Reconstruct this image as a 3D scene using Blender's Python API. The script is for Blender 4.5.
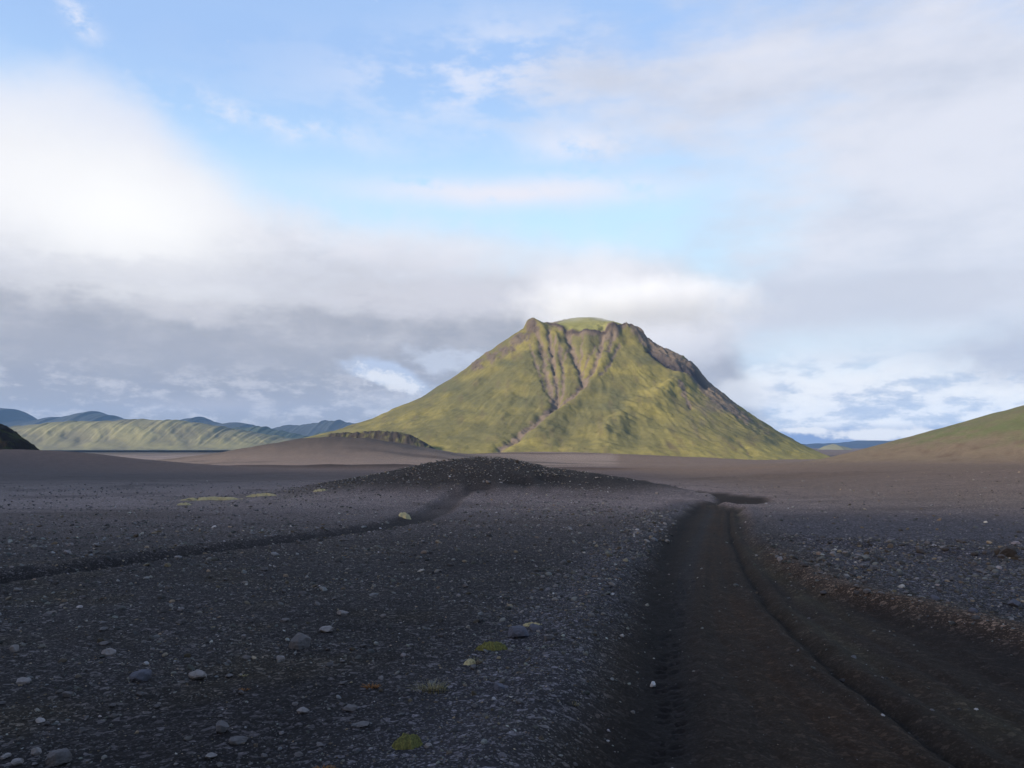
import bpy, math, random
import numpy as np

sc = bpy.context.scene
for o in list(bpy.data.objects):
    bpy.data.objects.remove(o)
R = math.radians
rng = np.random.default_rng(7)
random.seed(7)

# ------------------------------------------------------------------ camera
F = 780.0                      # focal length in pixels of a 1024 px wide picture
HOR = 447.0                    # row of the horizon
PITCH = math.atan((HOR - 384.0) / F)
CAM_Z = 1.7
cam_d = bpy.data.cameras.new('camera')
cam = bpy.data.objects.new('camera', cam_d)
sc.collection.objects.link(cam)
cam.location = (0, 0, CAM_Z)
cam.rotation_euler = (math.pi / 2 + PITCH, 0, 0)
cam_d.sensor_width = 36
cam_d.lens = 36 * F / 1024
cam_d.clip_start = 0.05
cam_d.clip_end = 60000
sc.camera = cam

# ------------------------------------------------------------------ view, sun
EXPO = 0.95
vs = sc.view_settings
vs.view_transform = 'Standard'
vs.look = 'None'
vs.gamma = 1
vs.exposure = EXPO
vs.use_curve_mapping = False
SUN_EL = R(18)
SUN_TO = np.array([-0.80, -0.60])           # horizontal direction towards the sun
sun_d = bpy.data.lights.new('sun', 'SUN')
sun_d.energy = 4.6
sun_d.angle = R(7)
sun_d.color = (1.0, 0.86, 0.66)
sun = bpy.data.objects.new('sun', sun_d)
sc.collection.objects.link(sun)
from mathutils import Vector, Matrix
sdir = Vector((SUN_TO[0] * math.cos(SUN_EL), SUN_TO[1] * math.cos(SUN_EL), math.sin(SUN_EL)))
sun.rotation_euler = sdir.to_track_quat('Z', 'Y').to_euler()
sc.cycles.volume_bounces = 2
sc.cycles.max_bounces = 5
sc.cycles.diffuse_bounces = 3
sc.cycles.volume_step_rate = 1.0
sc.cycles.volume_max_steps = 256
sc.cycles.use_denoising = True


def lin(r, g, b):
    f = lambda c: c / 12.92 if c <= 0.04045 else ((c + 0.055) / 1.055) ** 2.4
    return (f(r / 255), f(g / 255), f(b / 255))


def ray(px, py):
    u, v = (px - 512) / F, (384 - py) / F
    c, s = math.cos(PITCH), math.sin(PITCH)
    return u, c - v * s, s + v * c            # x, y, z


def azel(px, py):
    x, y, z = ray(px, py)
    return math.atan2(x, y), z / math.hypot(x, y)


# ------------------------------------------------------------------ sky
class E:
    """a socket that can be calculated with"""
    nt = None

    def __init__(s, k): s.k = k

    @staticmethod
    def m(op, *a):
        n = E.nt.nodes.new('ShaderNodeMath')
        n.operation = op
        for i, x in enumerate(a):
            if isinstance(x, E):
                E.nt.links.new(x.k, n.inputs[i])
            else:
                n.inputs[i].default_value = x
        return E(n.outputs[0])

    def __add__(s, o): return E.m('ADD', s, o)
    __radd__ = __add__
    def __sub__(s, o): return E.m('SUBTRACT', s, o)
    def __rsub__(s, o): return E.m('SUBTRACT', o, s)
    def __mul__(s, o): return E.m('MULTIPLY', s, o)
    __rmul__ = __mul__
    def __truediv__(s, o): return E.m('DIVIDE', s, o)
    def exp(s): return E.m('EXPONENT', s)


def smooth(x, lo, hi):
    n = E.nt.nodes.new('ShaderNodeMapRange')
    n.interpolation_type = 'SMOOTHSTEP'
    E.nt.links.new(x.k, n.inputs['Value'])
    for k, v in (('From Min', lo), ('From Max', hi), ('To Min', 0.0), ('To Max', 1.0)):
        if isinstance(v, E):
            E.nt.links.new(v.k, n.inputs[k])
        else:
            n.inputs[k].default_value = v
    return E(n.outputs['Result'])


def fcurve(x, pts):
    """piecewise curve through (x, y) points, any range"""
    xs = [p[0] for p in pts]
    ys = [p[1] for p in pts]
    x0, x1, y0, y1 = min(xs), max(xs), min(ys), max(ys) + 1e-6
    n = E.nt.nodes.new('ShaderNodeFloatCurve')
    t = (x - x0) * (1 / (x1 - x0))
    E.nt.links.new(t.k, n.inputs['Value'])
    c = n.mapping.curves[0]
    q = [((a - x0) / (x1 - x0), (b - y0) / (y1 - y0)) for a, b in pts]
    c.points[0].location = q[0]
    c.points[1].location = q[-1]
    for p in q[1:-1]:
        c.points.new(*p)
    n.mapping.use_clip = True
    n.mapping.update()
    return E(n.outputs[0]) * (y1 - y0) + y0


def ramp(x, pts, interp='LINEAR'):
    n = E.nt.nodes.new('ShaderNodeValToRGB')
    E.nt.links.new(x.k, n.inputs[0])
    cr = n.color_ramp
    cr.interpolation = interp
    while len(cr.elements) < len(pts):
        cr.elements.new(0.5)
    for e, (p, c) in zip(cr.elements, pts):
        e.position = p
        e.color = (*c, 1)
    return E(n.outputs[0])


def mixc(f, a, b, mode='MIX'):
    n = E.nt.nodes.new('ShaderNodeMix')
    n.data_type = 'RGBA'
    n.blend_type = mode
    n.clamp_factor = True
    for i, x in ((0, f), (6, a), (7, b)):
        if isinstance(x, E):
            E.nt.links.new(x.k, n.inputs[i])
        elif i == 0:
            n.inputs[0].default_value = x
        else:
            n.inputs[i].default_value = (*x, 1)
    return E(n.outputs[2])


def noise(vec, scale, detail=4, rough=0.55, dist=0.0, color=False):
    n = E.nt.nodes.new('ShaderNodeTexNoise')
    E.nt.links.new(vec.k, n.inputs['Vector'])
    n.inputs['Scale'].default_value = scale
    n.inputs['Detail'].default_value = detail
    n.inputs['Roughness'].default_value = rough
    n.inputs['Distortion'].default_value = dist
    return E(n.outputs['Color' if color else 'Fac'])


def comb(x, y, z):
    n = E.nt.nodes.new('ShaderNodeCombineXYZ')
    for i, v in enumerate((x, y, z)):
        if isinstance(v, E):
            E.nt.links.new(v.k, n.inputs[i])
        else:
            n.inputs[i].default_value = v
    return E(n.outputs[0])


def sep(v):
    n = E.nt.nodes.new('ShaderNodeSeparateXYZ')
    E.nt.links.new(v.k, n.inputs[0])
    return [E(o) for o in n.outputs]


world = bpy.data.worlds.new('World')
sc.world = world
world.use_nodes = True
nt = world.node_tree
nt.nodes.clear()
E.nt = nt
SKY_S = 0.10
KEXP = 1.0 / (SKY_S * 2 ** EXPO)             # cloud colours below are what they look like in the picture
sky = nt.nodes.new('ShaderNodeTexSky')
sky.sky_type = 'NISHITA'
sky.sun_disc = False
sky.sun_elevation = SUN_EL
sky.sun_rotation = math.atan2(SUN_TO[0], SUN_TO[1]) % (2 * math.pi)
sky.air_density = 1.0
sky.dust_density = 0.4
sky.ozone_density = 1.6
tc = nt.nodes.new('ShaderNodeTexCoord')
D = E(tc.outputs['Generated'])
dx, dy, dz = sep(D)
AZ = E.m('ARCTAN2', dx, dy)
EL = dz / E.m('SQRT', dx * dx + dy * dy + 1e-6)
DS = comb(dx, dy, dz * 3.2)                   # streaky domain
wn = noise(DS, 3.0, 5, 0.55)
wn2 = noise(DS, 7.5, 6, 0.6)
wn4 = noise(comb(dx, dy, dz * 1.5), 42, 6, 0.65)
wn3 = noise(comb(dx, dy, dz * 1.8), 16, 6, 0.62)
WU = (sep(noise(D, 5, 4, 0.55, color=True))[0] - 0.5) * 0.16
WV = (sep(noise(D, 6, 5, 0.6, color=True))[1] - 0.5) * 0.11


def C(r, g, b, k=1.0):
    c = lin(r, g, b)
    return tuple(x * KEXP * k for x in c)


def blob(px, py, wx, wy, rot=0.0, warp=1.0):
    """gaussian patch of sky centred where the ray of that pixel goes, sizes in pixels"""
    a, e = azel(px, py)
    du = (AZ + WU * warp) - a
    dv = (EL + WV * warp) - e
    c, s = math.cos(R(rot)), math.sin(R(rot))
    p = (du * c + dv * s) * (F / wx)
    q = (dv * c - du * s) * (F / wy)
    return ((p * p + q * q) * -1.0).exp()


def edge(pts, soft, warp=1.0):
    """1 below the line through pts (pixels), 0 above"""
    q = [azel(*p) for p in pts]
    return smooth(fcurve(AZ, q) - EL + WV * warp, -soft / F, soft / F)


# clear sky, paler towards the horizon
out = mixc(0.65, E(sky.outputs[0]), C(174, 207, 255, 1.15))
out = mixc(smooth(EL, 0.52, 0.18) * 0.85, out, C(204, 238, 255, 1.12))
# thin high wisps
w = blob(490, 75, 170, 50, 5) * smooth(wn2 + (wn3 - 0.5) * 0.5, 0.40, 0.62) * 0.75
w = w + blob(590, 142, 62, 20, 0, 0.6) * smooth(wn3, 0.3, 0.55) * 0.9
w = w + blob(85, 18, 26, 12, -50, 0.5) * smooth(wn4, 0.35, 0.6) * 0.7
w = w + blob(250, 122, 130, 14, -4) * smooth(wn3, 0.38, 0.6) * 0.6
out = mixc(w, out, C(234, 238, 252))
w = blob(515, 191, 165, 15, 0, 0.4) * smooth(wn3, 0.28, 0.5) * 1.0
out = mixc(w, out, C(238, 239, 250))
# grey lilac veil, upper right
w = smooth(blob(1010, 110, 330, 190, -20) + blob(900, 300, 300, 90, 10) * 0.8 + blob(640, 90, 150, 60, 0) * 0.4
           + (wn2 - 0.5) * 0.9, 0.18, 0.95)
vcol = mixc(smooth(wn + (wn3 - 0.5) * 0.25, 0.32, 0.68), C(206, 212, 228), C(230, 232, 243))
out = mixc(w * 0.93, out, vcol)
# streaked layers low on the right
w = smooth(blob(870, 300, 260, 34, 0, 0.6) + (wn3 - 0.5) * 1.0, 0.35, 0.85)
out = mixc(w * 0.75, out, C(206, 212, 227))
wn6 = noise(comb(dx, dy, dz * 3.0), 15, 7, 0.62)
lowr = smooth(EL, azel(900, 330)[1], azel(900, 395)[1])
w = lowr * smooth(AZ, 0.10, 0.25)
scol = ramp(smooth(wn6 + (wn3 - 0.5) * 0.5, 0.36, 0.66),
            [(0, C(186, 198, 222)), (0.35, C(216, 222, 236)), (0.6, C(240, 242, 248)), (1, C(250, 250, 252))])
out = mixc(w * 0.9, out, scol)
out = mixc(blob(840, 345, 160, 16, 0, 0.4) * 0.5, out, C(222, 240, 253))
out = mixc(smooth(blob(1005, 345, 70, 34) + (wn3 - 0.5) * 0.6, 0.3, 0.9) * 0.8, out, C(190, 197, 215))
# the big bank that fills the left
bank = edge([(-400, 60), (-120, 66), (0, 74), (110, 84), (170, 132), (240, 184), (320, 232), (430, 240), (540, 250),
             (640, 258), (690, 275), (725, 330), (760, 410), (800, 470), (1300, 480)], 34, 1.5)
grad = smooth(EL, azel(200, 425)[1], azel(200, 90)[1]) + (wn2 - 0.5) * 0.42 + (wn3 - 0.5) * 0.34
bcol = ramp(grad, [(0.0, C(160, 166, 182)), (0.12, C(166, 171, 184)), (0.22, C(182, 185, 196)), (0.34, C(206, 208, 217)),
                   (0.50, C(214, 217, 228)), (0.68, C(232, 234, 243)), (1.0, C(226, 233, 249))])
out = mixc(bank, out, bcol)
# its bright core, the grey belly, and paler tufts
out = mixc(smooth(blob(80, 200, 175, 85, -14, 0.7) + (wn3 - 0.5) * 0.35, 0.1, 1.05) * 0.9, out, C(251, 251, 253))
out = mixc(blob(110, 212, 70, 34, 0, 0.5) * 0.8, out, C(255, 255, 255, 1.04))
wn5 = noise(comb(dx, dy, dz * 2.6), 24, 7, 0.68)
out = mixc(smooth(blob(330, 352, 330, 34, 0, 0.5) + (wn5 - 0.5) * 1.4, 0.25, 1.0) * 0.25, out, C(176, 180, 194))
out = mixc(smooth(blob(60, 350, 200, 36, 0, 0.5) + (wn5 - 0.5) * 1.4, 0.25, 1.0) * 0.35, out, C(176, 180, 194))
lowl = smooth(EL, azel(300, 350)[1], azel(300, 392)[1]) * smooth(AZ, 0.12, -0.05)
out = mixc(lowl * smooth(wn5, 0.46, 0.66) * 0.6, out, C(212, 213, 222))
out = mixc(lowl * smooth(wn5, 0.50, 0.34) * 0.5, out, C(162, 168, 184))
out = mixc(smooth(blob(190, 312, 60, 14, 0, 0.5) + (wn5 - 0.5) * 1.2, 0.3, 0.9) * 0.6, out, C(214, 214, 222))
out = mixc(smooth(blob(440, 300, 150, 22, 0, 0.5) + (wn5 - 0.5) * 1.2, 0.25, 0.95) * 0.6, out, C(216, 216, 226))
out = mixc(smooth(blob(150, 272, 220, 22, 2, 0.5) + (wn5 - 0.5) * 1.3, 0.35, 1.0) * 0.35, out, C(205, 207, 218))
out = mixc(blob(215, 405, 60, 7, 0, 0.3) * 0.5, out, C(186, 188, 202))
out = mixc(smooth(blob(470, 256, 150, 24, -6, 0.5), 0.1, 0.9) * 0.5, out, C(236, 236, 244))
# break in the cloud left of the peak
out = mixc(smooth(blob(450, 352, 66, 14, -4, 0.9) + (wn5 - 0.5) * 1.6, 0.3, 1.0) * 0.7, out, C(205, 214, 232))
out = mixc(smooth(blob(380, 378, 66, 17, -6, 0.6) + (wn3 - 0.5) * 1.3, 0.3, 0.9) * 0.8, out, C(192, 208, 236))
out = mixc(smooth(blob(382, 383, 52, 14, -6, 0.6) + (wn4 - 0.5) * 2.6, 0.4, 0.95) * 0.8, out, C(236, 239, 246))
out = mixc(blob(420, 402, 70, 10, 0, 0.4) * 0.6, out, C(205, 208, 220))
# the cloud behind the summit, round on its right
w = smooth(blob(640, 318, 116, 66, -16, 0.55) + (wn3 - 0.5) * 0.45, 0.22, 0.72)
ccol = mixc(smooth(EL + (AZ * -0.25) + (wn3 - 0.5) * 0.04, azel(640, 385)[1] - 0.06, azel(640, 318)[1] - 0.04),
            C(200, 205, 220), C(242, 242, 248))
out = mixc(w * 0.95, out, ccol)
# dark blue distance under the clouds at the right, with a row of white puffs
w = smooth(EL, azel(850, 422)[1], azel(850, 436)[1]) * smooth(AZ + (wn5 - 0.5) * 0.2, 0.20, 0.34)
out = mixc(w * 0.9, out, C(112, 142, 194))
w = smooth(blob(885, 434, 62, 7, 0, 0.10) + blob(800, 429, 24, 3, 0, 0.1) * 0.7 + (wn4 - 0.5) * 1.3, 0.3, 0.75)
out = mixc(w * 0.95, out, C(242, 243, 246))
w = smooth(blob(745, 395, 40, 18, 0, 0.3) + (wn3 - 0.5) * 0.5, 0.3, 0.8)
out = mixc(w * 0.7, out, C(236, 238, 244))
# low haze line
out = mixc(smooth(EL, 0.012, -0.01), out, C(150, 168, 198))

bg = nt.nodes.new('ShaderNodeBackground')
bg.inputs['Strength'].default_value = SKY_S
nt.links.new(out.k, bg.inputs['Color'])
wo = nt.nodes.new('ShaderNodeOutputWorld')
nt.links.new(bg.outputs[0], wo.inputs['Surface'])


# ------------------------------------------------------------------ numpy noise
def _hash(ix, iy, seed):
    h = (ix.astype(np.int64) * 374761393 + iy.astype(np.int64) * 668265263 + seed * 974634777) & 0xffffffff
    h = ((h ^ (h >> 13)) * 1274126177) & 0xffffffff
    h = (h ^ (h >> 16)) & 0xffffffff
    return h


def perlin(x, y, seed=0):
    xi, yi = np.floor(x), np.floor(y)
    xf, yf = x - xi, y - yi
    u = xf * xf * xf * (xf * (xf * 6 - 15) + 10)
    v = yf * yf * yf * (yf * (yf * 6 - 15) + 10)

    def g(ox, oy):
        a = _hash(xi + ox, yi + oy, seed) * (2 * math.pi / 4294967296.0)
        return np.cos(a) * (xf - ox) + np.sin(a) * (yf - oy)
    n0 = g(0, 0) * (1 - u) + g(1, 0) * u
    n1 = g(0, 1) * (1 - u) + g(1, 1) * u
    return (n0 * (1 - v) + n1 * v) * 1.5


def fbm(x, y, oct=4, seed=0, gain=0.5, ridged=False):
    s, a, t = 0, 1.0, 0
    for i in range(oct):
        p = perlin(x * 2.03 ** i + 17.3 * i, y * 2.03 ** i - 9.1 * i, seed + i)
        if ridged:
            p = 1 - 2 * np.abs(p)
        s = s + a * p
        t += a
        a *= gain
    return s / t


def sst(x, a, b):
    t = np.clip((x - a) / (b - a), 0, 1)
    return t * t * (3 - 2 * t)


# ------------------------------------------------------------------ ground shape
ZP = np.array([(-400, 6), (-120, 4), (-60, 2.1), (0, 0), (20, -0.70), (50, -1.75), (70, -2.2), (150, -4.3), (350, -8.6), (700, -15.3),
               (1100, -19.5), (1500, -23), (2100, -30), (3500, -26), (5500, -14), (12000, -12)], float)


def zbase(y):
    w = np.maximum(np.abs(y) * 0.06, 0.5)
    return (np.interp(y - w, ZP[:, 0], ZP[:, 1]) + np.interp(y, ZP[:, 0], ZP[:, 1]) * 2 + np.interp(y + w, ZP[:, 0], ZP[:, 1])) / 4


def at(px, py):
    """point of the plain seen at that pixel (first, flat estimate)"""
    rx, ry, rz = ray(px, py)
    lo, hi = 0.5, 9000.0
    for _ in range(60):
        mid = math.sqrt(lo * hi)
        if CAM_Z + rz / ry * mid > float(zbase(np.array(mid))):
            lo = mid
        else:
            hi = mid
    return rx / ry * lo, lo


def line(pts):
    return np.array([at(*p) for p in pts])


left_track = line([(668, 900), (670, 768), (668, 690), (668, 650), (676, 600), (689, 560), (703, 525), (712, 506)])
right_rut = line([(1260, 900), (1006, 768), (936, 725), (868, 680), (815, 640), (770, 600), (742, 560), (730, 530), (729, 508)])
left_bank = line([(420, 900), (530, 768), (575, 690), (606, 620), (622, 580), (645, 545), (668, 520), (690, 503)])
right_bank = line([(1500, 800), (1180, 690), (1024, 640), (905, 607), (835, 590), (775, 562), (752, 535), (745, 507)])
far_bend = [(17.5, 62), (19.6, 66)]


def xat(poly, y):
    o = np.argsort(poly[:, 1])
    return np.interp(y, poly[o, 1], poly[o, 0])


def dist_poly(x, y, P):
    d = np.full(x.shape, 1e9)
    t_at = np.zeros(x.shape)
    for i in range(len(P) - 1):
        a, b = P[i], P[i + 1]
        v = b - a
        L = float(v @ v) + 1e-9
        t = np.clip(((x - a[0]) * v[0] + (y - a[1]) * v[1]) / L, 0, 1)
        dd = np.hypot(x - a[0] - t * v[0], y - a[1] - t * v[1])
        m = dd < d
        d = np.where(m, dd, d)
        t_at = np.where(m, i + t, t_at)
    return d, t_at


def bump(x, y, cx, cy, sx, sy, rot=0, p=2.0):
    c, s = math.cos(R(rot)), math.sin(R(rot))
    u = ((x - cx) * c + (y - cy) * s) / sx
    v = (-(x - cx) * s + (y - cy) * c) / sy
    return np.exp(-((u * u + v * v) ** (p / 2)))


crest_x, crest_y = at(712, 503)
bend = np.array([(crest_x - 0.3, crest_y - 5), (crest_x + 1.0, crest_y), (crest_x + 3.4, crest_y + 5), (crest_x + 4.6, crest_y + 10),
                 (crest_x + 4.0, crest_y + 17), (crest_x + 2.2, crest_y + 25), (crest_x + 2.5, crest_y + 45), (crest_x + 8, crest_y + 80)])
mx, my = 488, 470
MOUND = (-1.9, 66)
_mp = [(250, 490), (300, 487), (340, 480), (380, 473), (410, 467), (440, 461), (465, 458), (490, 457), (515, 459), (540, 465), (560, 468),
       (590, 472), (620, 477), (650, 482), (680, 487), (705, 491), (740, 494.5), (790, 498)]
MOX = np.array([(p - 512) / F * 66 for p, q in _mp])
MOZ = np.array([CAM_Z - (q - HOR) / F * 66 for p, q in _mp]) - float(zbase(np.array(66.0)))
MOZ = np.clip(MOZ, 0, None)
MOZ[0] = MOZ[-1] = 0


def mound_h(x, y):
    return np.interp(x, MOX, MOZ) * np.exp(-(np.abs(y - 66 - 0.06 * np.abs(x)) / np.where(y < 66, 12.5, 10)) ** 2.2)


def at_mound(px, py):
    rx, ry, rz = ray(px, py)
    d = np.geomspace(2, 200, 4000)
    i = int(np.argmax(CAM_Z + rz / ry * d < zbase(d) + mound_h(rx / ry * d, d)))
    return float(rx / ry * d[i]), float(d[i])


lip = np.array([at(790, 541), at(830, 545), at(900, 549), at(960, 553), at(1024, 557), at(1200, 566)])
side_path = np.array([at_mound(*p) for p in [(-260, 622), (-120, 600), (0, 578), (80, 568), (160, 556), (240, 545), (320, 534), (400, 522), (432, 512),
                      (446, 503), (455, 496), (475, 489), (515, 483), (560, 478), (600, 480)]])


def masks(x, y):
    """road / path / bank masks and cross positions"""
    xl, xr = xat(left_track, y), xat(right_rut, y)
    xr = xr + 0.05 * perlin(y * 0.9, y * 0 + 0.3, 7) + 0.018 * perlin(y * 4.1, y * 0 + 0.7, 8)
    xl = xl + 0.04 * perlin(y * 0.8, y * 0 + 0.6, 9)
    bl, br = xat(left_bank, y), xat(right_bank, y)
    wob = fbm(x * 0.8, y * 0.8, 3, 3) * 0.25 * np.clip(y / 12, 0.3, 1.2)
    near = 1 - sst(y, crest_y - 1.5, crest_y + 0.5)
    front = sst(y, 0.5, 2.0)
    inside = sst(x + wob, bl - 0.05, bl + 0.55) * (1 - sst(x + wob, br - 0.45, br + 0.1)) * near
    d2, _ = dist_poly(x, y, bend)
    inside2 = 1 - sst(d2, 1.3, 2.2)
    dp, tp = dist_poly(x, y, side_path)
    wp = 0.35 + 0.012 * np.clip(y, 0, 60) - 0.35 * sst(y, 34, 50)
    path = 1 - sst(dp + fbm(x * 0.9, y * 0.9, 2, 5) * 0.15, wp * 0.6, wp * 1.6)
    return dict(xl=xl, xr=xr, bl=bl, br=br, road=np.maximum(inside, inside2 * (1 - near)), near=near, bend=inside2 * (1 - near), path=path, dp=dp, wob=wob, front=front)


def hill_h(x, y):
    """the long slope on the right"""
    rho = np.hypot(x - 440, (y - 480) * 0.95)
    q = np.clip(1 - rho / 240, -1, 1)
    core = 70 * np.logaddexp(0, q * 20) / 20
    foot = 2.4 * sst(x - 0.22 * y, 4, 60) * sst(y, 8, 60) * (1 - sst(y, 400, 900))
    return core * sst(x, 30, 120) + foot


def ground_z(x, y, m=None, fine=True):
    m = m or masks(x, y)
    r = np.hypot(x, y)
    z = zbase(y)
    # swells of the plain
    z = z + fbm(x / 14, y / 14, 3, 11) * 0.16 * sst(r, 8, 40)
    z = z + fbm(x / 70, y / 70, 3, 12) * 0.8 * sst(r, 80, 250)
    z = z + fbm(x / 260, y / 260, 3, 13) * 2.2 * sst(r, 350, 900)
    # gravel mound
    mo = mound_h(x, y)
    mo = mo * (1 + 0.06 * fbm(x / 2.2, y / 2.2, 3, 21))
    z = z + mo * (1 - 0.8 * m['bend'])
    # low terraces and far swells
    z = z + 0.75 * bump(x, y, 44, 128, 16, 9, 5, 3) * (1 + 0.35 * fbm(x / 5, y / 5, 3, 22))
    z = z + 2.6 * bump(x, y, -75, 400, 85, 22, -6, 2.6) * (1 + 0.3 * fbm(x / 18, y / 18, 3, 23))
    z = z + 1.6 * bump(x, y, 20, 330, 60, 18, 4, 2.6)
    z = z + 9.0 * bump(x, y, -222, 345, 75, 50, 0, 2)
    z = z + 29 * bump(x, y, -215, 950, 150, 150, 8, 2.2) * (1 + 0.16 * fbm(x / 60, y / 60, 4, 24))
    z = z + 14 * bump(x, y, 60, 1180, 240, 150, 0, 2)
    z = z + hill_h(x, y) * (1 + 0.04 * fbm(x / 30, y / 30, 3, 25))
    if not fine:
        return z
    # side track: a shallow trench, its near lip catching stones
    z = z - 0.16 * m['path'] * sst(y, 2, 6) + 0.05 * np.exp(-((m['dp'] - 0.9) / 0.35) ** 2) * sst(y, 2, 6) * (1 - sst(y, 60, 80))
    dl, _ = dist_poly(x, y, lip)
    z = z + 0.13 * np.exp(-(dl / 0.55) ** 2) * (1 + 0.5 * fbm(x * 1.5, y * 1.5, 3, 33))
    # road bed: sunk below the gravel, two wheel tracks, crown and outer rut
    rd = m['road']
    nr = m['near']
    sepw = np.maximum(m['xr'] - m['xl'], 0.3)
    bed = -0.13 * rd
    t = x - m['xl']
    tr = x - m['xr']
    w1, w2 = 0.20, 0.10
    bed = bed - nr * rd * (0.035 * np.exp(-(t / w1) ** 2) - 0.025 * np.exp(-((t - 0.33) / 0.10) ** 2)
                           + 0.05 * (0.75 + 0.5 * perlin(y * 1.7, y * 0, 17)) * np.exp(-(tr / 0.05) ** 2) + 0.03 * np.exp(-(tr / 0.14) ** 2) - 0.045 * np.exp(-((tr - 0.2) / 0.12) ** 2)
                           - 0.035 * np.exp(-((tr + 0.18) / 0.12) ** 2)
                           + 0.05 * np.exp(-((x - m['bl'] - 0.55) / 0.28) ** 2))
    # berm thrown up on both sides
    bed = bed + nr * (1 - rd) * (0.07 * np.exp(-((x - m['bl'] + 0.25) / 0.35) ** 2) + 0.09 * np.exp(-((x - m['br'] - 0.2) / 0.35) ** 2)) * m['front']
    bed = bed + nr * rd * 0.05 * sst(x - m['xr'], 0.3, 1.6)
    # tread blocks pressed into the left wheel track
    for side in (-1, 1):
        yy_ = y / 0.17 + (0.4 if side > 0 else 0.0) + 0.35 * (t * side)
        kk = np.floor(yy_)
        h1 = _hash(kk, kk * 0 + side + 5, 77) / 4294967296.0
        h2 = _hash(kk, kk * 0 + side + 9, 78) / 4294967296.0
        amp_ = np.where(h1 < 0.35, 0.0, 0.4 + h1)
        fr_ = yy_ - kk - 0.35 - 0.3 * h2
        cx_ = side * (0.062 + 0.02 * (h2 - 0.5))
        bed = bed - nr * 0.030 * amp_ * np.exp(-(fr_ / 0.17) ** 2) * np.exp(-((t - cx_) / 0.055) ** 4) * (1 - sst(y, 12, 20))
    # softer older ruts, trodden clods
    span = m['xr'] - m['xl']
    for q_, dd_, ww_ in ((0.38, 0.022, 0.07), (0.62, 0.028, 0.09), (0.83, 0.016, 0.05)):
        bed = bed - nr * rd * dd_ * np.exp(-((t - q_ * span + 0.03 * perlin(y * 1.3, y * 0 + q_, 15)) / ww_) ** 2)
    for q_, dd_, ww_ in ((0.42, 0.035, 0.10), (0.80, 0.03, 0.08), (1.25, 0.04, 0.16)):
        bed = bed - nr * rd * dd_ * np.exp(-((tr - q_ + 0.05 * perlin(y * 0.9, y * 0 + q_, 16)) / ww_) ** 2)
    bed = bed + nr * rd * (fbm(x * 7, y * 3.5, 4, 34, 0.6) * 0.016 + fbm(x * 22, y * 16, 3, 35) * 0.006)
    z = z + bed * (1 - 0.0)
    z = z - 0.35 * bump(x, y, crest_x + 2.6, crest_y + 5.5, 2.6, 2.2)
    # fine relief
    amp = 1 - 0.45 * rd
    z = z + amp * (fbm(x * 1.3, y * 1.3, 4, 41) * 0.035 + fbm(x * 9, y * 9, 3, 42) * 0.011) * (1 - sst(r, 200, 600))
    z = z + amp * fbm(x / 1.1, y / 1.1, 3, 43) * 0.08 * sst(r, 35, 70) * (1 - sst(r, 400, 900))
    return z


def G(x, y):
    X, Y = np.array([float(x)]), np.array([float(y)])
    return float(ground_z(X, Y)[0])


def place(px, py):
    """ray march on to the real ground"""
    rx, ry, rz = ray(px, py)
    d = np.geomspace(2.5, 3000, 5000)
    X, Y, Z = rx / ry * d, d, CAM_Z + rz / ry * d
    g = ground_z(X, Y)
    i = int(np.argmax(Z < g))
    return float(X[i]), float(Y[i]), float(g[i])


# ------------------------------------------------------------------ mesh helpers
def mesh_np(name, V, Fc, mat=None, parent=None, col=None, smoothed=True, extra=None):
    """V (n,3), Fc (m,3|4) -> one mesh object"""
    me = bpy.data.meshes.new(name)
    V = np.ascontiguousarray(V, dtype=np.float32)
    Fc = np.ascontiguousarray(Fc, dtype=np.int32)
    k = Fc.shape[1]
    me.vertices.add(len(V))
    me.vertices.foreach_set('co', V.ravel())
    me.loops.add(Fc.size)
    me.loops.foreach_set('vertex_index', Fc.ravel())
    me.polygons.add(len(Fc))
    me.polygons.foreach_set('loop_start', np.arange(0, Fc.size, k, dtype=np.int32))
    me.polygons.foreach_set('use_smooth', np.full(len(Fc), smoothed))
    me.update(calc_edges=True)
    if col is not None:
        a = me.attributes.new('tone', 'FLOAT_COLOR', 'POINT')
        c4 = np.ones((len(V), 4), np.float32)
        c4[:, :3] = col
        a.data.foreach_set('color', c4.ravel())
    if extra:
        for nm, arr in extra.items():
            a = me.attributes.new(nm, 'FLOAT', 'POINT')
            a.data.foreach_set('value', np.ascontiguousarray(arr, dtype=np.float32))
    if mat:
        me.materials.append(mat)
    o = bpy.data.objects.new(name, me)
    sc.collection.objects.link(o)
    o.parent = parent
    return o


def grid_faces(nr, nc, wrap=False):
    i, j = np.meshgrid(np.arange(nr - 1), np.arange(nc if wrap else nc - 1), indexing='ij')
    a = i * nc + j
    b = i * nc + (j + 1) % nc
    return np.stack([a, b, b + nc, a + nc], -1).reshape(-1, 4)


def subset(name, V, Fc, keep, mat, col, extra=None, **kw):
    f = Fc[keep]
    u, inv = np.unique(f, return_inverse=True)
    ex = {k: v[u] for k, v in extra.items()} if extra else None
    return mesh_np(name, V[u], inv.reshape(f.shape), mat, col=col[u], extra=ex, **kw)


def tag(o, label=None, cat=None, group=None, kind=None):
    if label: o['label'] = label
    if cat: o['category'] = cat
    if group: o['group'] = group
    if kind: o['kind'] = kind
    return o


# ------------------------------------------------------------------ materials
def new_mat(name):
    m = bpy.data.materials.new(name)
    m.use_nodes = True
    E.nt = m.node_tree
    b = m.node_tree.nodes['Principled BSDF']
    return m, b


def attr(name, out='Color'):
    n = E.nt.nodes.new('ShaderNodeAttribute')
    n.attribute_name = name
    return E(n.outputs[out])


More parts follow.
